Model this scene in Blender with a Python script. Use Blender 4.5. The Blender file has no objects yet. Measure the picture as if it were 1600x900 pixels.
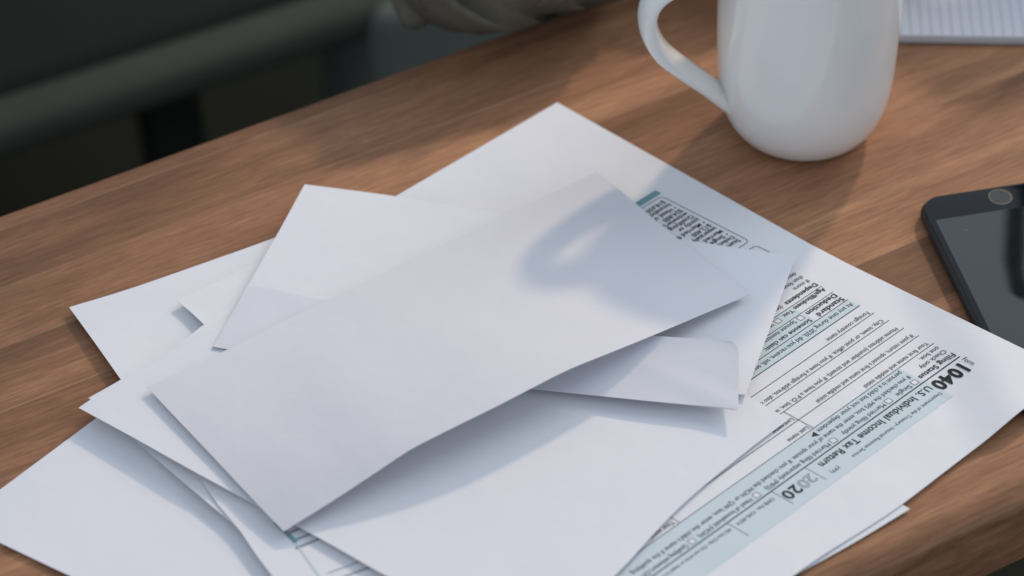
import bpy, bmesh, math, random
from mathutils import Vector, noise
random.seed(7)
MM = 0.001
scene = bpy.context.scene

# ------------------------------------------------------------------ camera
F_PX, PITCH, ROLL, DIST = 4000.0, math.radians(42.85), math.radians(-1.9), 1.1614
fwd = Vector((0, math.cos(PITCH), -math.sin(PITCH)))
right0 = Vector((1, 0, 0)); up0 = right0.cross(fwd)
RIGHT = math.cos(ROLL)*right0 + math.sin(ROLL)*up0
UP = -math.sin(ROLL)*right0 + math.cos(ROLL)*up0
CAM = -fwd*DIST
cd = bpy.data.cameras.new('camera'); cam = bpy.data.objects.new('camera', cd)
scene.collection.objects.link(cam); scene.camera = cam
from mathutils import Matrix
cam.matrix_world = Matrix(((RIGHT.x, UP.x, -fwd.x, CAM.x), (RIGHT.y, UP.y, -fwd.y, CAM.y), (RIGHT.z, UP.z, -fwd.z, CAM.z), (0, 0, 0, 1)))
cd.sensor_width = 36; cd.lens = F_PX/1600*36; cd.clip_start = .05; cd.clip_end = 50
cd.dof.use_dof = True
cd.dof.focus_distance = 1.128
cd.dof.aperture_fstop = (cd.lens*MM)/0.0165

# ------------------------------------------------------------------ light
w = bpy.data.worlds.new('World'); scene.world = w; w.use_nodes = True
bg = w.node_tree.nodes['Background']
bg.inputs[0].default_value = (0.755, 0.855, 1.0, 1); bg.inputs[1].default_value = 0.54
def area(name, pos, target, size, power, color, shape='RECTANGLE', size_y=None):
    l = bpy.data.lights.new(name, 'AREA'); l.shape = shape; l.size = size
    if size_y: l.size_y = size_y
    l.energy = power; l.color = color
    o = bpy.data.objects.new(name, l); scene.collection.objects.link(o)
    o.location = pos; d = Vector(target)-Vector(pos)
    o.rotation_euler = d.to_track_quat('-Z', 'Y').to_euler(); return o
SA, SE = math.radians(58), math.radians(33.5)
SUN = Vector((math.cos(SA)*math.cos(SE), math.sin(SA)*math.cos(SE), math.sin(SE)))
area('low_sunlight', SUN*3.5, (0, 0, 0), .23, 42, (1.0, .76, .55), 'DISK')
area('cool_fill', (2.0, 1.3, 1.7), (0, 0, 0), 1.4, 20, (.90, .95, 1.0), size_y=1.2)  # added soft cool fill from the back right, no window seen there

scene.view_settings.view_transform = 'Standard'; scene.view_settings.look = 'None'
scene.view_settings.exposure = 0.17; scene.view_settings.gamma = 1.0

# ------------------------------------------------------------------ helpers
def at(px, py, z=0.0):
    """point of the world at height z (mm) seen at pixel px, py of the 1600 px photograph"""
    d = fwd*F_PX + RIGHT*(px-800) - UP*(py-450)
    return CAM + d*((z*MM-CAM.z)/d.z)
def pix(p):
    d = p-CAM; k = d.dot(fwd)
    return 800+F_PX*d.dot(RIGHT)/k, 450-F_PX*d.dot(UP)/k
def tag(o, label=None, cat=None, group=None, kind=None):
    for k, v in (('label', label), ('category', cat), ('group', group), ('kind', kind)):
        if v: o[k] = v
    return o
def empty(name, loc=(0, 0, 0), rz=0):
    o = bpy.data.objects.new(name, None); scene.collection.objects.link(o)
    o.empty_display_size = .01; o.location = loc; o.rotation_euler.z = rz
    return o
def link(name, me, mat, parent=None, smooth=False):
    if mat: me.materials.append(mat)
    if smooth:
        for p in me.polygons: p.use_smooth = True
    o = bpy.data.objects.new(name, me); scene.collection.objects.link(o)
    if parent: o.parent = parent
    return o
def mesh(verts, faces, name='mesh'):
    me = bpy.data.meshes.new(name); me.from_pydata([tuple(v) for v in verts], [], faces); me.update(); return me
def shrink_origin(o):
    """move the origin of a thing to the middle of its foot"""
    vs = [v.co for v in o.data.vertices]
    c = Vector((sum(v.x for v in vs)/len(vs), sum(v.y for v in vs)/len(vs), min(v.z for v in vs)))
    o.data.transform(Matrix.Translation(-c)); o.location = c
    for ch in o.children: ch.data.transform(Matrix.Translation(-c))

# ------------------------------------------------------------------ materials
def mat(name):
    m = bpy.data.materials.new(name); m.use_nodes = True
    nt = m.node_tree; b = nt.nodes['Principled BSDF']
    return m, nt, b
def simple(name, col, rough=.6, spec=.5, coat=0, metal=0):
    m, nt, b = mat(name)
    b.inputs['Base Color'].default_value = (*col, 1); b.inputs['Roughness'].default_value = rough
    b.inputs['Specular IOR Level'].default_value = spec; b.inputs['Coat Weight'].default_value = coat
    b.inputs['Metallic'].default_value = metal
    return m
def nd(nt, t, **kw):
    n = nt.nodes.new(t)
    for k, v in kw.items():
        if k in n.inputs: n.inputs[k].default_value = v
        else: setattr(n, k, v)
    return n
def paper(name, col, strength=.25):
    m, nt, b = mat(name)
    tc = nd(nt, 'ShaderNodeTexCoord')
    n1 = nd(nt, 'ShaderNodeTexNoise', Scale=900.0, Detail=4.0)
    n2 = nd(nt, 'ShaderNodeTexNoise', Scale=19.0, Detail=4.0, Roughness=.5)
    nt.links.new(tc.outputs['Object'], n1.inputs['Vector']); nt.links.new(tc.outputs['Object'], n2.inputs['Vector'])
    b1 = nd(nt, 'ShaderNodeBump', Strength=strength, Distance=.00006)
    b2 = nd(nt, 'ShaderNodeBump', Strength=.5, Distance=.0032)
    nt.links.new(n1.outputs['Fac'], b1.inputs['Height']); nt.links.new(n2.outputs['Fac'], b2.inputs['Height'])
    nt.links.new(b2.outputs['Normal'], b1.inputs['Normal']); nt.links.new(b1.outputs['Normal'], b.inputs['Normal'])
    mx = nd(nt, 'ShaderNodeMix', data_type='RGBA')
    mx.inputs[6].default_value = (*col, 1); mx.inputs[7].default_value = (col[0]*.955, col[1]*.96, col[2]*.97, 1)
    nt.links.new(n2.outputs['Fac'], mx.inputs[0]); nt.links.new(mx.outputs[2], b.inputs['Base Color'])
    b.inputs['Roughness'].default_value = .75; b.inputs['Specular IOR Level'].default_value = .25
    return m
M_paper = paper('white_paper', (.83, .83, .85))
M_env = paper('envelope_paper', (.82, .82, .845), .4)
M_env_grey = paper('greyish_envelope_paper', (.755, .745, .775), .6)
M_env_lilac = paper('shaded_flap_paper', (.76, .76, .80), .4)  # darker lilac puts the shade of the tilted flap into the colour
M_faint = simple('faint_grey_print', (.32, .36, .40), .7, .2)
M_ink = simple('printing_ink', (.016, .022, .026), .6, .3)
M_ink_soft = simple('fine_printing_ink', (.05, .07, .08), .6, .3)
M_band = simple('pale_blue_print', (.63, .72, .75), .75, .2)
M_teal = simple('teal_print', (.20, .36, .39), .75, .2)

def wood():
    m, nt, b = mat('oiled_wood')
    L = nt.links.new
    tc = nd(nt, 'ShaderNodeTexCoord')
    def mapped(sx, sy, sz=1, loc=(0, 0, 0)):
        mp = nd(nt, 'ShaderNodeMapping'); mp.inputs['Scale'].default_value = (sx, sy, sz); mp.inputs['Location'].default_value = loc
        L(tc.outputs['Object'], mp.inputs['Vector']); return mp.outputs['Vector']
    br = nd(nt, 'ShaderNodeTexBrick', offset=.37, offset_frequency=2)
    br.inputs['Color1'].default_value = (0, 0, 0, 1); br.inputs['Color2'].default_value = (1, 1, 1, 1); br.inputs['Mortar'].default_value = (.5, .5, .5, 1)
    br.inputs['Scale'].default_value = 1; br.inputs['Mortar Size'].default_value = .0005; br.inputs['Mortar Smooth'].default_value = .6
    br.inputs['Brick Width'].default_value = 3.1; br.inputs['Row Height'].default_value = .0375
    L(mapped(1, 1, 1, (.13, .011, 0)), br.inputs['Vector'])
    # grain, shifted from plank to plank
    addv = nd(nt, 'ShaderNodeVectorMath', operation='ADD')
    sc = nd(nt, 'ShaderNodeVectorMath', operation='SCALE'); sc.inputs['Scale'].default_value = 3.0
    L(br.outputs['Color'], sc.inputs[0])
    L(mapped(3.2, 26, 24), addv.inputs[0]); L(sc.outputs[0], addv.inputs[1])
    n1 = nd(nt, 'ShaderNodeTexNoise', Scale=1.0, Detail=8.0, Roughness=.66, Distortion=.6); L(addv.outputs[0], n1.inputs['Vector'])
    n2 = nd(nt, 'ShaderNodeTexNoise', Scale=1.0, Detail=5.0, Roughness=.7); L(mapped(48, 620, 200), n2.inputs['Vector'])
    n3 = nd(nt, 'ShaderNodeTexNoise', Scale=1.0, Detail=3.0, Roughness=.5, Distortion=1.0); L(mapped(5, 22, 10, (3, 1, 0)), n3.inputs['Vector'])
    r1 = nd(nt, 'ShaderNodeValToRGB')
    e = r1.color_ramp.elements
    e[0].position = .30; e[0].color = (.160, .078, .038, 1)
    e[1].position = .72; e[1].color = (.440, .228, .118, 1)
    x = e.new(.50); x.color = (.300, .145, .077, 1)
    L(n1.outputs['Fac'], r1.inputs['Fac'])
    # plank tone
    pt = nd(nt, 'ShaderNodeMapRange'); pt.inputs['To Min'].default_value = .76; pt.inputs['To Max'].default_value = 1.20
    L(br.outputs['Color'], pt.inputs['Value'])
    m1 = nd(nt, 'ShaderNodeVectorMath', operation='SCALE'); L(r1.outputs['Color'], m1.inputs[0]); L(pt.outputs[0], m1.inputs['Scale'])
    # fine pores
    pr = nd(nt, 'ShaderNodeMapRange'); pr.inputs['From Min'].default_value = .32; pr.inputs['From Max'].default_value = .68
    pr.inputs['To Min'].default_value = .70; pr.inputs['To Max'].default_value = 1.24
    L(n2.outputs['Fac'], pr.inputs['Value'])
    m2 = nd(nt, 'ShaderNodeVectorMath', operation='SCALE'); L(m1.outputs[0], m2.inputs[0]); L(pr.outputs[0], m2.inputs['Scale'])
    # greyish brown smoky streaks
    sm = nd(nt, 'ShaderNodeMapRange'); sm.inputs['From Min'].default_value = .52; sm.inputs['From Max'].default_value = .72; sm.inputs['To Max'].default_value = .42
    L(n3.outputs['Fac'], sm.inputs['Value'])
    m3 = nd(nt, 'ShaderNodeMix', data_type='RGBA'); m3.inputs[7].default_value = (.145, .085, .047, 1)
    L(sm.outputs[0], m3.inputs[0]); L(m2.outputs[0], m3.inputs[6])
    # thin light seams between the planks
    sf = nd(nt, 'ShaderNodeMath', operation='MULTIPLY'); sf.inputs[1].default_value = .28; L(br.outputs['Fac'], sf.inputs[0])
    m4 = nd(nt, 'ShaderNodeMix', data_type='RGBA'); m4.inputs[7].default_value = (.42, .29, .19, 1)
    L(sf.outputs[0], m4.inputs[0]); L(m3.outputs[2], m4.inputs[6])
    L(m4.outputs[2], b.inputs['Base Color'])
    rr = nd(nt, 'ShaderNodeMapRange'); rr.inputs['To Min'].default_value = .48; rr.inputs['To Max'].default_value = .68
    L(n1.outputs['Fac'], rr.inputs['Value']); L(rr.outputs[0], b.inputs['Roughness'])
    bp = nd(nt, 'ShaderNodeBump', Strength=.35, Distance=.0003); L(n2.outputs['Fac'], bp.inputs['Height']); L(bp.outputs['Normal'], b.inputs['Normal'])
    b.inputs['Specular IOR Level'].default_value = .22
    return m
M_wood = wood()
M_ceramic = simple('white_ceramic', (.88, .87, .83), .12, .5, .3)
def fabric(name, c1, c2, scale):
    m, nt, b = mat(name)
    tc = nd(nt, 'ShaderNodeTexCoord'); n = nd(nt, 'ShaderNodeTexNoise', Scale=scale, Detail=5.0)
    nt.links.new(tc.outputs['Object'], n.inputs['Vector'])
    mx = nd(nt, 'ShaderNodeMix', data_type='RGBA'); mx.inputs[6].default_value = (*c1, 1); mx.inputs[7].default_value = (*c2, 1)
    nt.links.new(n.outputs['Fac'], mx.inputs[0]); nt.links.new(mx.outputs[2], b.inputs['Base Color'])
    b.inputs['Roughness'].default_value = .9; b.inputs['Specular IOR Level'].default_value = .15
    return m

# ------------------------------------------------------------------ floor and far furniture
M_floor = fabric('dark_floor', (.004, .007, .003), (.016, .017, .010), 3)
fl = link('floor', mesh([(-6, -4, -.72), (6, -4, -.72), (6, 8, -.72), (-6, 8, -.72)], [(0, 1, 2, 3)]), M_floor)
fl['kind'] = 'structure'

def box(bm, x0, x1, y0, y1, z0, z1, M=None, bev=0):
    vs = [Vector((x, y, z)) for z in (z0, z1) for x, y in ((x0, y0), (x1, y0), (x1, y1), (x0, y1))]
    if M: vs = [M @ v for v in vs]
    v = [bm.verts.new(c) for c in vs]
    fs = [bm.faces.new([v[i] for i in f]) for f in ((3, 2, 1, 0), (4, 5, 6, 7), (0, 1, 5, 4), (1, 2, 6, 5), (2, 3, 7, 6), (3, 0, 4, 7))]
    if bev:
        es = list({e for f in fs for e in f.edges}); bmesh.ops.bevel(bm, geom=es, offset=bev, segments=4, affect='EDGES', profile=.5)
def bmobj(name, bm, m, parent=None, smooth=True):
    me = bpy.data.meshes.new(name); bm.to_mesh(me); bm.free()
    return link(name, me, m, parent, smooth)

M_seat = fabric('dark_seat_fabric', (.006, .010, .008), (.015, .021, .018), 7)
M_rail = fabric('grey_green_frame', (.036, .043, .035), (.052, .058, .046), 14)
M_panel = fabric('grey_end_panel', (.10, .115, .10), (.125, .135, .12), 8)
M_leg = simple('black_leg', (.009, .013, .009), .9, .2)
# sofa: rail in front runs parallel to the table
RZ = -300
ra, rb = at(0, 196, RZ), at(560, 12, RZ)
ang = math.atan2(rb.y-ra.y, rb.x-ra.x); rd = Vector((math.cos(ang), math.sin(ang), 0))
def rail_x(px, py, z=RZ): return (at(px, py, z)-ra).dot(rd)
sofa = empty('sofa', (ra.x, ra.y, -.72), ang)
tag(sofa, 'dark low sofa with grey front rail, out of focus behind the table', 'sofa')
xe = rail_x(556, 12)
bm = bmesh.new(); box(bm, -.9, xe+.06, -.010, .030, .395, .425, bev=.012); bmobj('front_rail', bm, M_rail, sofa)
bm = bmesh.new(); box(bm, -.9, xe+.15, .036, .75, .36, .420, bev=.02); bmobj('seat', bm, M_seat, sofa)
bm = bmesh.new(); box(bm, -.9, xe+.15, .69, .85, .42, .85, bev=.03); bmobj('backrest', bm, M_seat, sofa)
bm = bmesh.new(); box(bm, xe+.004, xe+.17, -.02, .10, 0, .422, bev=.015); bmobj('end_panel', bm, M_panel, sofa)
for lx in (-.60, rail_x(268, 150)):
    bm = bmesh.new(); box(bm, lx, lx+.040, .03, .07, 0, .39, bev=.005); bmobj('leg', bm, M_leg, sofa)

# ------------------------------------------------------------------ table
e0, e1 = at(0, 335), at(790, 50)
TA = math.atan2(e1.y-e0.y, e1.x-e0.x)
table = empty('wooden_table', (e0.x, e0.y, -.72), TA)
tag(table, 'brown plank-top wooden table carrying the papers, mug, phone and notepad', 'table')
def table_top():
    x0, x1, wd, th, R = -.45, .85, .387, .046, .016
    prof = []
    for cx, cz, a0, a1, r in ((-R, -R, 90, 0, R), (-.004, -th+.004, 0, -90, .004), (-wd+.004, -th+.004, -90, -180, .004), (-wd+.011, -.011, 180, 90, .011)):
        n = 10
        for i in range(n+1):
            a = math.radians(a0+(a1-a0)*i/n); rr = r
            # cx measured from the far edge (y = 0) towards the near edge (y = -wd)
            prof.append((cx + rr*math.cos(a), cz + rr*math.sin(a)))
    R0 = .003   # far edge is nearly sharp
    prof = [((-R0 + (p[0]+R)*R0/R, -R0 + (p[1]+R)*R0/R) if k <= 10 else p) for k, p in enumerate(prof)]
    V = [(x, y, z) for x in (x0, x1) for y, z in prof]; n = len(prof)
    Fc = [(i, (i+1) % n, n+(i+1) % n, n+i) for i in range(n)] + [tuple(range(n-1, -1, -1)), tuple(range(n, 2*n))]
    me = mesh(V, Fc); return me
tt = link('tabletop', table_top(), M_wood, table, True); tt.location = (0, 0, .72)
tt.modifiers.new('edge', 'EDGE_SPLIT').split_angle = math.radians(40)
for lx, ly in ((-.42, -.05), (-.42, -.36), (.80, -.05), (.80, -.36)):
    bm = bmesh.new(); box(bm, lx-.02, lx+.02, ly-.02, ly+.02, 0, .6735, bev=.003); bmobj('leg', bm, M_wood, table)

# ------------------------------------------------------------------ paper sheets
def smooth01(t): t = max(0, min(1, t)); return t*t*(3-2*t)
def curve(pts, smooth=True):
    """polyline of world points -> function of 0..1 by arc length, Catmull-Rom smoothed"""
    P = [at(*p) for p in pts]
    if len(P) == 2: return lambda t: P[0].lerp(P[1], t)
    d = [0]
    for a, b in zip(P, P[1:]): d.append(d[-1]+(b-a).length)
    T = [x/d[-1] for x in d]
    def f(t):
        k = 0
        while k < len(P)-2 and t > T[k+1]: k += 1
        h = T[k+1]-T[k]; s = (t-T[k])/h
        def tan(i):
            if i == 0: return (P[1]-P[0])/(T[1]-T[0])
            if i == len(P)-1: return (P[-1]-P[-2])/(T[-1]-T[-2])
            return (P[i+1]-P[i-1])/(T[i+1]-T[i-1])
        m0, m1 = tan(k)*h, tan(k+1)*h
        return P[k]*(2*s**3-3*s*s+1) + m0*(s**3-2*s*s+s) + P[k+1]*(-2*s**3+3*s*s) + m1*(s**3-s*s)
    return f
def patch(bottom, rgt, top, left, n=36, bump=.25, seed=0, extra=None):
    """Coons patch: bottom P00>P10, right P10>P11, top P01>P11, left P00>P01"""
    cb, cr, ct, cl = curve(bottom), curve(rgt), curve(top), curve(left)
    P00, P10, P11, P01 = cb(0), cb(1), ct(1), ct(0)
    V = []
    for j in range(n+1):
        v = j/n
        for i in range(n+1):
            u = i/n
            p = cb(u)*(1-v)+ct(u)*v + cl(v)*(1-u)+cr(v)*u - (P00*(1-u)*(1-v)+P10*u*(1-v)+P11*u*v+P01*(1-u)*v)
            e = min(1, 6*min(u, 1-u, v, 1-v))
            p.z += bump*MM*noise.noise(Vector((p.x*28+seed*7.3, p.y*28, seed)))*e
            if extra: p.z += extra(u, v)*MM
            V.append(p)
    Fc = [(j*(n+1)+i, j*(n+1)+i+1, (j+1)*(n+1)+i+1, (j+1)*(n+1)+i) for j in range(n) for i in range(n)]
    me = mesh(V, Fc)
    if me.polygons[0].normal.z < 0:
        me.flip_normals()
    return me
def thick(o, t):
    s = o.modifiers.new('thickness', 'SOLIDIFY'); s.thickness = t*MM; s.offset = -1
    e = o.modifiers.new('sharp_edge', 'EDGE_SPLIT'); e.split_angle = math.radians(45)
def sheet(name, label, cat, m, t=.12, group=None, **kw):
    o = link(name, patch(**kw), m, None, True); thick(o, t)
    tag(o, label, cat, group)
    shrink_origin(o)
    return o

# big sheet lower left, same direction as the form
sheet('paper_sheet', 'large blank white sheet at lower left, lowest of the pile', 'sheet of paper', M_paper, seed=1,
      left=[(-68, 816, .8), (0, 765, .9), (148, 655, .8), (350, 505, .5)],
      bottom=[(-68, 816, .8), (0, 848, 1.8), (110, 900, 1.6), (420, 1040, .6)],
      rgt=[(420, 1040, .6), (700, 740, .5)], top=[(350, 505, .5), (700, 740, .5)])
# second sheet just below the form: its corner peeps out
sheet('paper_sheet', 'white sheet under the tax form, only its corner shows beside the wood at lower right', 'sheet of paper', M_paper, seed=2,
      bottom=[(1100, 968, .6), (1230, 905, .8), (1335, 847.5, 1.1), (1422, 795, 1.6)],
      rgt=[(1422, 795, 1.6), (1408, 787, 1.5), (1180, 650, .6)],
      top=[(900, 800, .5), (1180, 650, .6)], left=[(1100, 968, .6), (900, 800, .5)], n=24)
# left sheet with the free corner
sheet('paper_sheet', 'blank white sheet at far left with one free corner hovering over the wood', 'sheet of paper', M_paper, seed=3,
      left=[(188, 592, 4.2), (150, 538, 4.0), (108, 480, 3.2)],
      top=[(108, 480, 3.2), (200, 452, 2.4), (290, 421, 2.3), (425, 373, 2.6), (585, 312, 2.4)],
      bottom=[(188, 592, 4.2), (300, 640, 3), (600, 560, 2.2)],
      rgt=[(600, 560, 2.2), (585, 312, 2.4)])
# strip F
sheet('paper_sheet', 'narrow edge of a white sheet between the lower left sheet and the printed page', 'sheet of paper', M_paper, seed=4,
      left=[(427, 900, 3.4), (415, 885, 4.0), (378, 832, 4.8), (330, 790, 5.2), (264, 734, 5.6), (204, 681, 6.0), (185, 664, 6)],
      top=[(185, 664, 6), (330, 560, 4.5)], bottom=[(427, 900, 3.4), (600, 820, 2.5)], rgt=[(600, 820, 2.5), (330, 560, 4.5)], bump=.1)

# ------------------------------------------------------------------ the printed form
IN = .0254
FO = Vector((.2207, -.0652, 0)); FT = -2.35
phone_c = Vector((.1885, .0449)); pe1 = Vector((.985, .175)).normalized(); pe2 = Vector((.175, -.985)).normalized()
def form_pix(X, Y):
    u = X + .06*(Y-1); v = Y + .09*(X-.5)
    p = Vector((FO.x + IN*(u*math.cos(FT)+v*math.sin(FT)), FO.y + IN*(u*math.sin(FT)-v*math.cos(FT)), .002))
    return pix(p)
def form(X, Y, off=0.0):
    px, py = form_pix(X, Y)
    q = at(px, py, 2)
    s = (Vector((q.x, q.y))-phone_c).dot(pe1)/MM
    z = 1.3 + 7.0*smooth01((s+30)/36)
    z += .5*smooth01(1-(X+.4)/1.2)*smooth01((Y-3)/3)*0 + .35*noise.noise(Vector((X*.9, Y*.9, 3)))
    z += .9*smooth01(1-(Y+.6)/1.4)*smooth01((X-0)/2)
    return at(px, py, z+off)
def grid_mesh(fn, us, vs):
    V = [fn(u, v) for v in vs for u in us]; n = len(us)
    Fc = [(j*n+i, j*n+i+1, (j+1)*n+i+1, (j+1)*n+i) for j in range(len(vs)-1) for i in range(n-1)]
    me = mesh(V, Fc)
    if me.polygons[0].normal.z < 0: me.flip_normals()
    return me
def lin(a, b, n): return [a+(b-a)*i/n for i in range(n+1)]
def outline(s, t):
    """unit square -> form inches: the true outline of the sheet with its slightly curled edges"""
    # left edge x as function of y, top edge fixed, right / bottom straight
    Y = -.62 + t*11.62
    xl = -.40 + .02*Y if Y < 4 else -.32 - .012*(Y-4)*2
    if Y > 4.7: xl = -.33 - .025*(Y-4.7)*2.2 - 0
    xr = 8.12
    X = xl + (xr-xl)*s
    cy = .10*math.exp(-((X-4.0)/2.2)**2)*0
    tops = ((-.4, -.56), (.8, -.58), (2.1, -.635), (3.9, -.655), (6.2, -.52), (8.2, -.30))
    for (a0, b0), (a1, b1) in zip(tops, tops[1:]):
        if a0 <= X <= a1+.3: k = b0+(b1-b0)*smooth01((X-a0)/(a1-a0))
    if X < -.4: k = -.56
    return X, Y+(k+.62)*max(0, 1-(Y+.62)/1.0)
tax = link('tax_form', grid_mesh(lambda s, t: form(*outline(s, t)), lin(0, 1, 60), lin(0, 1, 80)), M_paper, None, True)
thick(tax, .12)
tag(tax, 'printed income tax form lying upside down on the right, its corner resting on the phone', 'tax form')

def map_text(bm, body, x, y, size, width=None, bold=0.0, italic=0.0, rot=0, outline_only=False, height=1.0):
    cu = bpy.data.curves.new('t', 'FONT'); cu.body = body; cu.size = 1; cu.offset = bold; cu.shear = italic
    cu.resolution_u = 3
    ob = bpy.data.objects.new('t', cu); scene.collection.objects.link(ob)
    if bold: cu.space_character = 1+bold*3
    else: cu.offset = 0
    if outline_only: cu.fill_mode = 'NONE'; cu.bevel_depth = .012; cu.bevel_resolution = 0
    dg = bpy.context.evaluated_depsgraph_get(); me = bpy.data.meshes.new_from_object(ob.evaluated_get(dg))
    bpy.data.objects.remove(ob); bpy.data.curves.remove(cu)
    if not len(me.vertices): return
    w0 = max(v.co.x for v in me.vertices)
    sx = (width/w0) if width else size
    for v in me.vertices:
        lx, ly = v.co.x*sx, v.co.y*size*height
        if rot: lx, ly = -ly, lx
        X, Y = x+lx, y-ly
        v.co = fmap(X, Y, .00022*1000)
    me.update(); bm.from_mesh(me); bpy.data.meshes.remove(me)
fmap = form
class Group:
    def __init__(s): s.bm = bmesh.new()
    def text(s, *a, **k): map_text(s.bm, *a, **k); return s
    def rect(s, x0, x1, y0, y1, off=.12, n=None):
        nx = n or max(1, int(abs(x1-x0)/.15)); ny = max(1, int(abs(y1-y0)/.15))
        me = grid_mesh(lambda u, v: fmap(u, v, off), lin(x0, x1, nx), lin(y0, y1, ny)); s.bm.from_mesh(me); bpy.data.meshes.remove(me); return s
    def seg(s, x0, y0, x1, y1, w, off=.18):
        d = Vector((x1-x0, y1-y0)); L = d.length; d /= L; nrm = Vector((-d.y, d.x))*w/2
        n = max(1, int(L/.15))
        me = grid_mesh(lambda u, v: fmap(x0+d.x*u+nrm.x*v, y0+d.y*u+nrm.y*v, off), lin(0, L, n), [-1, 1]); s.bm.from_mesh(me); bpy.data.meshes.remove(me); return s
    def box(s, x, y, a=.105, w=.011):
        s.seg(x, y, x+a, y, w); s.seg(x, y+a, x+a, y+a, w); s.seg(x, y, x, y+a, w); s.seg(x+a, y, x+a, y+a, w); return s
    def rbox(s, x0, x1, y0, y1, r=.09, w=.012):
        pts = []
        for cx, cy, a0 in ((x1-r, y1-r, 0), (x0+r, y1-r, 90), (x0+r, y0+r, 180), (x1-r, y0+r, 270)):
            for k in range(7):
                a = math.radians(a0+15*k); pts.append((cx+r*math.cos(a), cy+r*math.sin(a)))
        for p, q in zip(pts, pts[1:]+pts[:1]): s.seg(*p, *q, w)
        return s
    def done(s, name, m, parent):
        bmesh.ops.recalc_face_normals(s.bm, faces=s.bm.faces)
        o = bmobj(name, s.bm, m, parent, False); return o

def band(x0, x1, y0, y1): return Group().rect(x0, x1, y0, y1).done('shaded_band', M_band, tax)
band(1.33, 8.0, .435, .985); band(1.35, 8.0, 1.012, 1.515); band(.46, 8.0, 3.07, 3.30)
band(1.25, 8.0, 3.315, 3.62); band(1.25, 8.0, 3.635, 3.86); band(1.95, 8.0, 3.88, 4.28)
Group().rect(.22, 8.0, 7.66, 7.80).done('footer_band', M_teal, tax)
R = Group()
for y, w_ in ((1.0, .020), (1.525, .011), (1.835, .011), (2.14, .011), (2.45, .011), (2.76, .011), (3.06, .013), (3.31, .013), (3.628, .009), (3.87, .011)):
    R.seg(.45, y, 8.0, y, w_)
R.seg(3.44, 1.525, 3.44, 2.14, .010); R.seg(6.55, 1.525, 6.55, 2.45, .010); R.seg(3.55, 2.76, 3.55, 3.06, .010)
R.seg(4.28, .56, 4.28, .985, .011); R.seg(5.06, .56, 5.06, .985, .011); R.seg(6.08, .56, 6.08, .985, .011)
R.rbox(.28, 1.42, 5.60, 7.60); R.rbox(.30, 1.42, 4.78, 5.44)
R.done('ruled_line', M_ink, tax)
H = Group()
H.text('1040', .55, .90, .36, width=.80, bold=.042)
H.text('Form', .50, .93, .15, width=.22, rot=1)
H.done('form_number', M_ink, tax)
H = Group()
H.text('U.S. Individual Income Tax Return', 1.40, .91, .20, width=2.68, bold=.022)
H.done('form_title', M_ink, tax)
H = Group(); H.text('20', 4.34, .86, .30, width=.33, outline_only=True); H.text('20', 4.69, .86, .30, width=.34, bold=.025)
H.done('form_year', M_ink, tax)
for args in (('Department of the Treasury\u2014Internal Revenue Service', 1.40, .655, .105, 2.18), ('(99)', 3.90, .655, .105, .2),
             ('OMB No. 1545-0074', 5.16, .90, .105, .84), ('IRS Use Only\u2014Do not write or staple in this space.', 6.15, .90, .095, 1.8)):
    Group().text(args[0], args[1], args[2], args[3], width=args[4]).done('fine_print', M_ink_soft, tax)
for args in (('Filing Status', .45, 1.16, .15, .87), ('Standard', .48, 3.44, .15, .64), ('Deduction', .48, 3.59, .15, .73), ('Age/Blindness', .48, 3.83, .135, .76),
             ('Dependents', .46, 4.02, .14, .77), ('Someone can claim:', 1.29, 3.44, .135, 1.13), ('You:', 1.30, 3.815, .13, .23)):
    Group().text(args[0], args[1], args[2], args[3], width=args[4], bold=.016).done('bold_lettering', M_ink, tax)
T = Group()
T.text('Check only', .48, 1.31, .135, width=.63); T.text('one box.', .48, 1.445, .135, width=.46)
T.text('Single', 1.57, 1.135, .13, width=.35)
T.text('Married filing jointly', 2.22, 1.135, .13, width=1.03)
T.text('Married filing separately (MFS)', 3.57, 1.135, .13, width=1.50)
T.text('Head of household (HOH)', 5.40, 1.135, .13, width=1.20)
T.text('Qualifying widow(er) (QW)', 6.86, 1.135, .13, width=1.05)
T.text('If you checked the MFS box, enter the name of your spouse. If you checked the HOH or QW box, enter the child\u2019s name if the qualifying', 1.40, 1.30, .13, width=6.5)
T.text('person is a child but not your dependent', 1.40, 1.465, .13, width=2.06); T.text('\u25b6', 3.50, 1.46, .15)
T.text('Your first name and middle initial', .51, 1.645, .127, width=1.58); T.text('Last name', 3.47, 1.645, .127, width=.48); T.text('Your social security number', 6.6, 1.645, .127, width=1.3)
T.text('If joint return, spouse\u2019s first name and middle initial', .51, 1.955, .127, width=2.38); T.text('Last name', 3.47, 1.955, .127, width=.48)
T.text('Home address (number and street). If you have a P.O. box, see instructions.', .53, 2.255, .127, width=3.70); T.text('Apt. no.', 5.9, 2.255, .127, width=.4)
T.text('City, town, or post office. If you have a foreign address, also complete spaces below.', .52, 2.565, .127, width=4.1); T.text('State', 5.0, 2.565, .127, width=.25)
T.text('Foreign country name', .50, 2.875, .127, width=1.04)
T.text('At any time during 2020, did you receive, sell, send, exchange, or otherwise acquire any financial interest in any virtual currency?', .50, 3.225, .135, width=6.3)
T.text('You as a dependent', 2.80, 3.44, .13, width=1.0); T.text('Your spouse as a dependent', 4.2, 3.44, .13, width=1.4)
T.text('Spouse itemizes on a separate return or you were a dual-status alien', 1.49, 3.59, .13, width=3.5)
T.text('Were born before January 2, 1956', 1.80, 3.815, .13, width=1.8)
T.text('(see instructions):', 1.32, 4.02, .13, width=.85)
T.text('If more', .47, 4.18, .13, width=.36); T.text('than four', .46, 4.32, .13, width=.47); T.text('dependents,', .46, 4.46, .13, width=.60)
T.done('printed_text', M_ink, tax)
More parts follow.
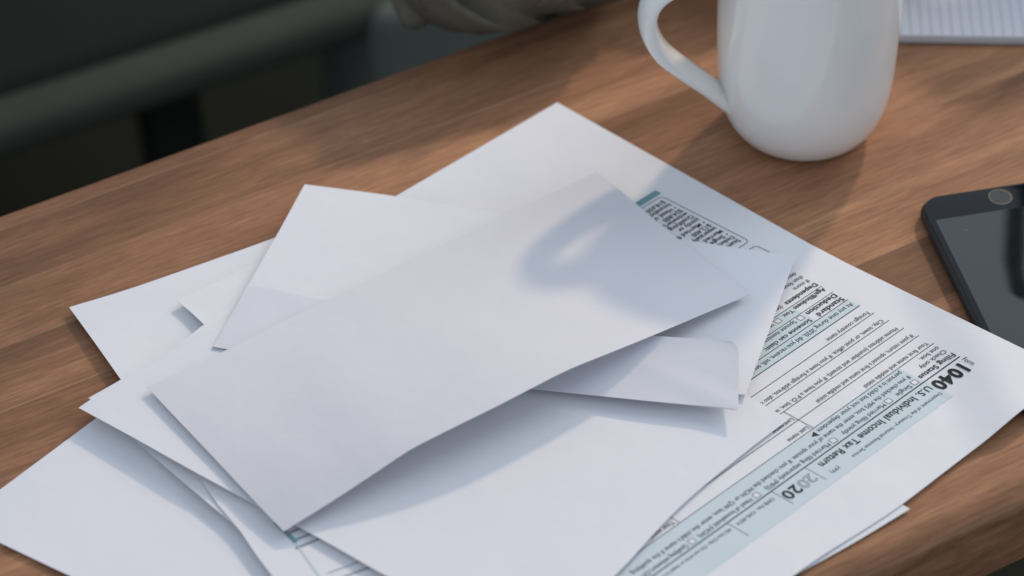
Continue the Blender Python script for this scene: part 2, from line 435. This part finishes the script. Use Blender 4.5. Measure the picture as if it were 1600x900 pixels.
for i, (s_, wd) in enumerate((('Standard', .55), ('Deduction for\u2014', .84), ('\u2022 Single or', .60), ('Married filing', .74), ('separately,', .6), ('$12,400', .45), ('\u2022 Married filing', .88), ('jointly or', .50), ('Qualifying', .58), ('widow(er),', .58), ('$24,800', .45), ('\u2022 Head of', .56), ('household,', .62), ('$18,650', .45))):
    Group().text(s_, .36, 5.80+i*.131, .14, width=wd, bold=.012).done('sidebar_text', M_ink, tax)
for x, y in ((1.42, 1.05), (2.07, 1.05), (3.42, 1.05), (5.23, 1.05), (6.70, 1.05), (2.64, 3.345), (4.04, 3.345), (1.32, 3.495), (1.63, 3.715)):
    Group().rect(x, x+.105, y, y+.105, off=.16).done('checkbox', M_paper, tax)
    c_ = [o for o in tax.children if o.name.startswith('checkbox')][-1]; f_ = Group().box(x, y); o_ = f_.done('frame', M_ink, None); o_.parent = c_

# ------------------------------------------------------------------ second printed page under the envelopes
gl = [(427, 902, 4.6), (400, 866, 5.0), (374, 828, 5.4), (340, 787, 6.0), (306, 738, 6.6), (290, 714, 6.6)]
page = link('printed_page', patch(left=gl, top=[(290, 714, 6.6), (520, 560, 4.5)], bottom=[(427, 902, 4.6), (760, 990, 3.0)],
            rgt=[(760, 990, 3.0), (520, 560, 4.5)], bump=.08), M_paper, None, True); thick(page, .12)
tag(page, 'printed page with a teal stripe, mostly hidden under the top envelope at the bottom', 'printed page')
from mathutils.bvhtree import BVHTree
bvh = BVHTree.FromPolygons([v.co.copy() for v in page.data.vertices], [tuple(p.vertices) for p in page.data.polygons])
def on_page(px, py, off):
    q = at(px, py, 6)
    d = (q-CAM).normalized(); h = bvh.ray_cast(CAM, d)
    p = h[0] if h[0] else at(px, py, 4.5)
    return p + Vector((0, 0, off*MM))
fmap = on_page
def pl(name, m, segs):
    g = Group()
    for (x0, y0, x1, y1, w0, w1) in segs:
        n = max(2, int(math.hypot(x1-x0, y1-y0)/6)); d = Vector((x1-x0, y1-y0)).normalized(); q = Vector((-d.y, d.x))
        me = grid_mesh(lambda u, v: on_page(x0+(x1-x0)*u+q.x*v*(w0+(w1-w0)*u), y0+(y1-y0)*u+q.y*v*(w0+(w1-w0)*u), .2), lin(0, 1, n), [-.5, .5])
        g.bm.from_mesh(me)
    return g.done(name, m, page)
pl('teal_stripe', M_teal, [(430, 815, 463, 848, 8, 6)])
pl('column_line', M_band, [(463, 850, 500, 902, 3, 3)])
pl('ruled_line', M_faint, [(447, 835, 478, 822, 4, 3), (456, 846, 492, 832, 4, 3), (462, 857, 500, 842, 4, 3), (512, 896, 572, 874, 1.2, 1.5), (535, 902, 585, 884, 2, 3)])

# ------------------------------------------------------------------ envelopes and folded sheets
sheet('folded_sheet', 'small white corner resting on the far left sheet, left of the flapped envelope', 'folded paper', M_env, t=.3, seed=6, bump=.1,
      left=[(320, 508, 7.0), (300, 489, 6.4), (277, 470, 6.0)], top=[(277, 470, 6.0), (372, 424, 4.4), (430, 397, 4.0)],
      bottom=[(320, 508, 7.0), (520, 520, 5)], rgt=[(520, 520, 5), (430, 397, 4.0)])
sheet('folded_sheet', 'white folded sheet whose corner peeks out just above the left point of the pile', 'folded paper', M_paper, t=.3, seed=7, bump=.1,
      left=[(300, 700, 8.2), (138, 622, 7.3)], top=[(138, 622, 7.3), (189, 593, 7.6), (272, 543, 7.8), (320, 506, 7.9), (400, 450, 6.5), (500, 390, 5.0)],
      bottom=[(300, 700, 8.2), (650, 520, 6)], rgt=[(650, 520, 6), (500, 390, 5.0)])
sheet('envelope', 'white envelope ending in the leftmost pointed corner, directly under the top envelope', 'envelope', M_env, t=.25, seed=8, bump=.12,
      left=[(413, 795, 8.2), (397, 787, 8.6), (306, 738, 9.6), (204, 681, 9.4), (123, 637, 8.2)],
      top=[(123, 637, 8.2), (139, 626, 8.3), (200, 590, 8.8), (330, 515, 8.8), (560, 380, 6.5)],
      bottom=[(413, 795, 8.2), (800, 560, 7)], rgt=[(800, 560, 7), (560, 380, 6.5)])
# broad envelope in front, then the flapped envelope, then the top one
def quad_sheet(name, label, cat, m, P00_P10, P10_P11, P01_P11, P00_P01, **kw):
    return sheet(name, label, cat, m, bottom=P00_P10, rgt=P10_P11, top=P01_P11, left=P00_P01, **kw)
quad_sheet('envelope', 'broad white envelope at bottom centre, crossed by the shadow of the top envelope', 'envelope', M_env,
      [(840, 1010, 3.4), (960, 900, 3.0), (1062, 792, 2.7), (1170, 702, 2.6), (1232, 655, 2.7)],
      [(1232, 655, 2.7), (1165, 617, 3.6), (847, 455, 5.0)],
      [(456, 817, 7.0), (640, 640, 6.0), (847, 455, 5.0)],
      [(840, 1010, 4.6), (700, 945, 6.0), (605, 900, 6.8), (520, 852, 7.2), (456, 817, 7.0)], t=.4, seed=9, bump=.3)
# K: flapped envelope seen from the back
K = link('envelope', patch(
      bottom=[(332, 541, 9.6), (352, 544, 9.6), (600, 578, 8.8), (835, 600, 7.8), (1000, 612, 7.0), (1166, 616, 6.2)],
      rgt=[(1166, 616, 6.2), (1172, 597, 6.4), (1205, 507, 6.6), (1243, 400, 6.4)],
      top=[(476, 288, 8.0), (600, 304, 7.6), (775, 331, 7.2), (1110, 381, 6.6), (1243, 400, 6.4)],
      left=[(332, 541, 9.6), (385, 450, 9.2), (432, 368, 8.6), (476, 288, 8.0)], bump=.25, seed=10), M_env, None, True)
thick(K, .3)
tag(K, 'white envelope lying flap side up beneath the top envelope, both ends sticking out', 'envelope')
FLAP_T = [(386, 449, 11.2), (402, 447, 11.4), (500, 468, 11.0), (760, 500, 12.5), (1015, 524, 15.5), (1130, 531.5, 17.0), (1143, 533, 17.3)]
def flap_mesh():
    def crease(u, v):
        # faint diagonal crease running in from the fold corner
        d = abs((1-u)*3.1 - v); return .7*max(0, 1-d*4)*(1-v)
    return patch(bottom=[(333, 541.5, 10.3), (352, 545, 10.3), (600, 581, 9.8), (835, 607.5, 9.6), (1000, 625, 9.8), (1100, 634.5, 9.9), (1153.5, 640.5, 10.0)],
        rgt=[(1153.5, 640.5, 10.0), (1154, 600, 12.4), (1154, 556, 15.4), (1153, 546, 16.2), (1149, 538, 16.9), (1142, 533.2, 17.3)],
        top=FLAP_T[:-1]+[(1142, 533.2, 17.3)], left=[(333, 541.5, 10.3), (386, 449, 11.2)], n=60, bump=.15, seed=15, extra=crease)
fp = link('flap', flap_mesh(), M_env_lilac, K, True); thick(fp, .15)
# bent fold that joins flap and pocket
def fold_mesh():
    bot = curve([(333, 541.5, 10.3), (352, 545, 10.3), (600, 581, 9.8), (835, 607.5, 9.6), (1000, 625, 9.8), (1100, 634.5, 9.9), (1153.5, 640.5, 10.0)])
    low = curve([(332, 541, 9.6), (352, 544, 9.6), (600, 580, 9.0), (835, 607, 8.6), (1000, 624, 9.2), (1150, 639.5, 9.4)])
    return grid_mesh(lambda u, v: bot(u).lerp(low(u), v) + Vector((0, -.35*MM*math.sin(math.pi*v), 0)), lin(0, 1, 50), lin(0, 1, 5))
fo = link('fold', fold_mesh(), M_env_lilac, K, True)
shrink_origin(K)
# N: top envelope
front = [(443, 830, 9.4), (500, 795, 13.5), (560, 756, 17.5), (600, 729.5, 20.5), (640, 703, 23.0), (700, 672, 25.2), (780, 632.5, 26.6), (834, 604.5, 26.6), (888, 577.5, 25.8), (957, 549.5, 23.2), (1017, 525, 19.8), (1060, 507, 17.0), (1119, 482, 13.0), (1172, 460, 10.0)]
N_ = link('envelope', patch(bottom=front, rgt=[(1172, 460, 10.0), (1060, 374, 10.5), (968, 296.5, 11.5), (932, 268, 12.0)],
      top=[(230, 605, 12.2), (335, 556, 12.8), (440, 503, 13.2), (650, 403, 13.2), (800, 331, 12.6), (932, 268, 12.0)],
      left=[(443, 830, 9.4), (395, 780, 11.0), (335, 716, 12.0), (280, 658, 12.4), (230, 605, 12.2)], n=64, bump=.6, seed=12), M_env_grey, None, True)
thick(N_, .25)
tag(N_, 'topmost white envelope, arched off the pile and carrying the shadow of the mug', 'envelope')
shrink_origin(N_)

# ------------------------------------------------------------------ mug
GX, GY = .1430, .1098
mug = empty('mug', (GX, GY, 0)); tag(mug, 'white glossy ceramic mug standing on the wood behind the tax form', 'mug')
prof = [(0, 0), (20, 0), (25, .1), (27.2, .5), (29.8, 1.8), (32.8, 4.2), (35.6, 8), (38.4, 14), (40.4, 22), (41.7, 32), (42.3, 45), (42.7, 60), (42.8, 80), (42.3, 94), (42.0, 104), (41.6, 105.5), (40.8, 106), (39.9, 105.4), (39.5, 103), (39.6, 85), (39.4, 60), (38.6, 40), (36.5, 22), (31, 10), (20, 6), (0, 5)]
def lathe(pr, n=96):
    # refine with Catmull-Rom
    Q = []
    for i in range(len(pr)-1):
        p0, p1, p2, p3 = pr[max(0, i-1)], pr[i], pr[i+1], pr[min(len(pr)-1, i+2)]
        for k in range(4):
            t = k/4
            Q.append(tuple(.5*((2*p1[c])+(-p0[c]+p2[c])*t+(2*p0[c]-5*p1[c]+4*p2[c]-p3[c])*t*t+(-p0[c]+3*p1[c]-3*p2[c]+p3[c])*t**3) for c in (0, 1)))
    Q.append(pr[-1])
    V, Fc = [], []
    for r, z in Q:
        for k in range(n):
            a = 2*math.pi*k/n; V.append((max(r, .01)*MM*math.cos(a), max(z, 0)*MM*math.sin(math.pi/2), 0) and (max(r, .01)*MM*math.cos(a), max(r, .01)*MM*math.sin(a), max(z, 0)*MM))
    for j in range(len(Q)-1):
        for k in range(n): Fc.append((j*n+k, j*n+(k+1) % n, (j+1)*n+(k+1) % n, (j+1)*n+k))
    return mesh(V, Fc)
link('body', lathe(prof), M_ceramic, mug, True)
def tube(pts, rad, n=20, sub=8, squash=(1, 1)):
    """tube through pts (vectors) with radius list; squash = (across, along normal)"""
    P, Rr = [], []
    for i in range(len(pts)-1):
        p0, p1, p2, p3 = (pts[max(0, i-1)], pts[i], pts[i+1], pts[min(len(pts)-1, i+2)])
        for k in range(sub):
            t = k/sub
            P.append(.5*((2*p1)+(p2-p0)*t+(2*p0-5*p1+4*p2-p3)*t*t+(3*p1-p0-3*p2+p3)*t**3)); Rr.append(rad[i]*(1-t)+rad[i+1]*t)
    P.append(pts[-1]); Rr.append(rad[-1])
    V, Fc = [], []; side = None
    for i, p in enumerate(P):
        t = (P[min(i+1, len(P)-1)]-P[max(i-1, 0)]).normalized()
        if side is None:
            side = t.cross(Vector((0, 1, 0))).normalized()
            if side.length < .1: side = t.cross(Vector((0, 0, 1))).normalized()
        side = (side - t*side.dot(t)).normalized(); b2 = t.cross(side)
        for k in range(n):
            a = 2*math.pi*k/n; V.append(p + side*math.cos(a)*Rr[i]*squash[0] + b2*math.sin(a)*Rr[i]*squash[1])
    for j in range(len(P)-1):
        for k in range(n): Fc.append((j*n+k, j*n+(k+1) % n, (j+1)*n+(k+1) % n, (j+1)*n+k))
    Fc.append(tuple(range(n-1, -1, -1))); Fc.append(tuple((len(P)-1)*n+k for k in range(n)))
    return mesh(V, Fc)
hp = [(-30, 16), (-38.3, 23.5), (-50.5, 37), (-63.5, 50.5), (-73, 62), (-78.4, 75), (-78.8, 86), (-74, 94), (-64, 98), (-52, 98), (-39, 95)]
HA = math.radians(14)
link('handle', tube([Vector((x*math.cos(HA), x*math.sin(HA), z))*MM for x, z in hp], [5.0*MM, 4.3*MM, 4.2*MM, 4.4*MM, 4.7*MM, 4.9*MM, 4.9*MM, 4.8*MM, 4.7*MM, 5*MM, 6*MM], squash=(.92, 1.95)), M_ceramic, mug, True)

# ------------------------------------------------------------------ phone
M_alu = simple('matte_black_aluminium', (.016, .020, .022), .45, .5)
M_glass = simple('black_front_glass', (.006, .008, .009), .05, .5)
M_screen = simple('dusty_screen', (.012, .016, .017), .10, .5); M_screen.node_tree.nodes['Principled BSDF'].inputs['IOR'].default_value = 2.1
def dust(m):
    nt = m.node_tree; b = nt.nodes['Principled BSDF']; tc = nd(nt, 'ShaderNodeTexCoord')
    v = nd(nt, 'ShaderNodeTexVoronoi', Scale=130.0); nt.links.new(tc.outputs['Object'], v.inputs['Vector'])
    r = nd(nt, 'ShaderNodeMapRange'); r.inputs['From Min'].default_value = .03; r.inputs['From Max'].default_value = .06; r.inputs['To Min'].default_value = .6; r.inputs['To Max'].default_value = 0
    nt.links.new(v.outputs['Distance'], r.inputs['Value'])
    mx = nd(nt, 'ShaderNodeMix', data_type='RGBA'); mx.inputs[6].default_value = b.inputs['Base Color'].default_value[:]; mx.inputs[7].default_value = (.5, .5, .5, 1)
    nt.links.new(r.outputs[0], mx.inputs[0]); nt.links.new(mx.outputs[2], b.inputs['Base Color'])
    n = nd(nt, 'ShaderNodeTexNoise', Scale=45.0, Detail=3.0); nt.links.new(tc.outputs['Object'], n.inputs['Vector'])
    q = nd(nt, 'ShaderNodeMapRange'); q.inputs['To Min'].default_value = .02; q.inputs['To Max'].default_value = .07
    nt.links.new(n.outputs['Fac'], q.inputs['Value']); nt.links.new(q.outputs[0], b.inputs['Roughness'])
dust(M_screen)
M_ring = simple('button_ring', (.10, .10, .10), .3, .5, 0, 1)
M_button = simple('button_glass', (.045, .052, .054), .2, .5)
PA = math.atan2(pe1.y, pe1.x)
phone = empty('smartphone', (phone_c.x, phone_c.y, 0), PA)
tag(phone, 'black smartphone at the right edge, its lower end covered by the tax form', 'smartphone')
def rounded(w_, l_, r, z0, z1, edge, x0=0, y0=0, n=12):
    """slab with corner radius r and edge rounding, y goes negative"""
    prof_ = [(edge*(1-math.sin(a)), -edge*(1-math.cos(a))) for a in [math.radians(k*15) for k in range(7)]]
    rings = []
    rings.append([(edge-0, z1)])
    V, Fc = [], []
    lv = [(edge*(1-math.cos(math.radians(90-k*15))), z1-edge*(1-math.sin(math.radians(90-k*15)))) for k in range(7)]
    lv2 = [(edge*(1-math.cos(math.radians(k*15))), z0+edge*(1-math.sin(math.radians(k*15)))) for k in range(7)]
    for ins, z in lv+lv2:
        rr = max(r-ins, .05)
        for cx, cy, a0 in ((w_-r, -r, 0), (r, -r, 90), (r, -l_+r, 180), (w_-r, -l_+r, 270)):
            for k in range(n+1):
                a = math.radians(a0+90*k/n); V.append(((x0+cx+rr*math.cos(a))*MM, (y0+cy+rr*math.sin(a))*MM, z*MM))
    m_ = 4*(n+1); L = len(lv+lv2)
    for j in range(L-1):
        for k in range(m_): Fc.append((j*m_+k, (j+1)*m_+k, (j+1)*m_+(k+1) % m_, j*m_+(k+1) % m_))
    Fc.append(tuple(range(m_))); Fc.append(tuple(range(L*m_-1, (L-1)*m_-1, -1)))
    return mesh(V, Fc)
def part(name, me, m, parent, smooth=True):
    o = link(name, me, m, parent, smooth); e = o.modifiers.new('edge', 'EDGE_SPLIT'); e.split_angle = math.radians(38); return o
part('body', rounded(77, 142, 11, 0.1, 7.0, 3.0), M_alu, phone)
part('front_glass', rounded(74.2, 139.2, 10, 6.6, 7.35, .35, 1.4, -1.4), M_glass, phone)
part('screen', rounded(68.5, 108, .4, 7.3, 7.38, .02, 4.25, -17.5, n=2), M_screen, phone)
def disc(cx, cy, r0, r1, z0, z1, n=48):
    V, Fc = [], []
    for r, z in ((r0, z0), (r0, z1), (r1, z1), (r1, z0)):
        for k in range(n):
            a = 2*math.pi*k/n; V.append(((cx+r*math.cos(a))*MM, (cy+r*math.sin(a))*MM, z*MM))
    for j in range(3):
        for k in range(n): Fc.append((j*n+k, j*n+(k+1) % n, (j+1)*n+(k+1) % n, (j+1)*n+k))
    return mesh(V, Fc)
hb = link('home_button', disc(38.5, -8.6, .01, 4.8, 7.3, 7.39), M_button, phone)
link('ring', disc(38.5, -8.6, 4.85, 5.5, 7.3, 7.42), M_ring, hb)

# ------------------------------------------------------------------ notepad
nA = at(1395, 66); nB = at(1600, 69.5)
NR = math.atan2(nB.y-nA.y, nB.x-nA.x)
note = empty('notepad', (nA.x-.022, nA.y+.001, 0), NR)
tag(note, 'thick ruled notepad lying behind the mug at the top right', 'notepad')
M_pad = paper('notepad_paper', (.66, .66, .69)); M_line = simple('ruled_pale_blue', (.42, .44, .54), .7)
bm = bmesh.new()
for k in range(9):
    box(bm, .0004*math.sin(k*2.1), .150, .0004*math.cos(k*1.7)+.0004, .21, (.3+k*.52)*MM, (.3+k*.52+.40)*MM)
bmobj('page_block', bm, M_pad, note, False)
bm = bmesh.new()
for k in range(1, 30): box(bm, k*.0051, k*.0051+.0007, .0012, .208, 4.87*MM, 4.90*MM)
bmobj('ruled_line', bm, M_line, note, False)
bm = bmesh.new(); box(bm, -.0005, .1505, -.0002, .2105, .05*MM, .28*MM); bmobj('backing_card', bm, simple('grey_card', (.16, .16, .15), .8), note, False)

# ------------------------------------------------------------------ person: forearm resting on the far side of the table
M_skin = simple('skin', (.46, .25, .18), .5, .4); M_skin.node_tree.nodes['Principled BSDF'].inputs['Subsurface Weight'].default_value = .1
M_skin.node_tree.nodes['Principled BSDF'].inputs['Subsurface Scale'].default_value = .004
M_sleeve = fabric('olive_beige_cloth', (.09, .083, .062), (.17, .155, .118), 40)
person = empty('person', (.02, .27, 0))
tag(person, 'person in loose olive beige sleeves with one forearm on the far table side, the other added out of view for its shadow', 'person')
def world_part(name, me, m, parent):
    me.transform(Matrix.Translation(-Vector(parent.location))); return link(name, me, m, parent, True)
def skin_body(chains, name):
    bm = bmesh.new(); lay = bm.verts.layers.skin.verify()
    first = True; idx = {}
    for ch in chains:
        prev = None
        for key, co, r in ch:
            if key is not None and key in idx: v = idx[key]
            else:
                v = bm.verts.new(Vector(co)); v[lay].radius = (r, r)
                if first: v[lay].use_root = True; first = False
                if key is not None: idx[key] = v
            if prev: bm.edges.new((prev, v))
            prev = v
    me = bpy.data.meshes.new(name); bm.to_mesh(me); bm.free(); return me

def hand_chains(o, d, up_, sgn):
    """o wrist, d direction of the hand, sgn side of the thumb"""
    d = d.normalized(); sd_ = Vector((-d.y, d.x, 0)).normalized()*sgn
    P = lambda f, s_, z: o + d*f + sd_*s_ + Vector((0, 0, z))
    ch = [[('e', o-d*.11+Vector((0, 0, .010)), .034), ('w', o, .024), ('p', P(.042, 0, 0), .026), ('q', P(.066, 0, -.001), .022)]]
    for dy, ln in ((.024, .060), (.008, .070), (-.009, .066), (-.024, .052)):
        ch.append([('q', None, 0), (None, P(.074, dy, .002), .0095), (None, P(.074+ln*.45, dy, .006), .0088), (None, P(.074+ln*.78, dy, -.004), .008), (None, P(.074+ln*.95, dy, -.012), .007)])
    ch.append([('p', None, 0), (None, P(.040, .026, -.002), .011), (None, P(.064, .040, -.006), .0098), (None, P(.084, .044, -.010), .0085)])
    return ch
def forearm(o, d, sgn):
    ho = world_part('forearm_and_hand', skin_body(hand_chains(o, d, None, sgn), 'arm'), M_skin, person)
    ho.modifiers.new('skin', 'SKIN'); sb = ho.modifiers.new('sub', 'SUBSURF'); sb.levels = 2; sb.render_levels = 2
def wrinkled(pts, rad, seed, amp=.010, floor_x=None):
    me = tube(pts, rad, n=56, sub=16)
    for v in me.vertices:
        c = v.co; p = Vector((c.x*46+c.z*34+seed, c.y*26, c.z*22))
        k = (.35-abs(noise.noise(p)))*amp*1.5 + noise.noise(p*2.3)*amp*.35
        v.co = c + Vector((k*.5, -k, k*.8))
        if v.co.z < .0015 and (v.co.y < at(*[float(q) for q in pix(v.co)]).y+9 and floor_x is not None and v.co.x > floor_x): v.co.z = .0015
    me.update(); return me
# near forearm (its sleeve runs over the far edge of the table)
forearm(Vector((.092, .248, .029)), Vector((1, -.06, 0)), -1)
def axis(px, py, z): return at(px, py, z)
sl = [axis(650, -150, 44), axis(690, -80, 38), axis(740, -52, 34), axis(800, -58, 32), axis(870, -72, 31), axis(943, -82, 30)]
world_part('sleeve', wrinkled(sl, [.030, .034, .034, .032, .030, .028], 1, .017, -.01), M_sleeve, person)
fold_ = [axis(672, -70, 30), axis(655, -20, 20), axis(645, 20, 12), axis(637, 44, 6)]
world_part('sleeve_fold', wrinkled(fold_, [.022, .017, .011, .003], 3, .003), M_sleeve, person)
# second forearm, added beyond the frame, raised so its shadow falls by the mug
forearm(Vector((.395, .300, .105)), Vector((-1, -.12, 0)), -1)
sl2 = [Vector((.70, .42, .12)), Vector((.60, .37, .12)), Vector((.50, .325, .115)), Vector((.425, .303, .108))]
world_part('sleeve', wrinkled(sl2, [.055, .050, .043, .038], 5, .010), M_sleeve, person)
# unseen dark rod, added so the phone screen mirrors a dark bar
P0 = at(1588, 392, -836); P0.z = .85
P1 = at(1600, 262, -836); P1.z = .85
pd_ = (P1-P0).normalized()
rod = link('reflection_rod', tube([P0-pd_*.010, P0-pd_*.006, P0+pd_*.004, P0+pd_*.02, P0+pd_*.2, P0+pd_*.6], [.005, .015, .020, .022, .022, .022], n=24), simple('black_rod', (.003, .004, .004), .6, .1), None, True)
tag(rod, 'unseen dark rod added above the table for its reflection in the phone screen', 'rod')
shrink_origin(rod)
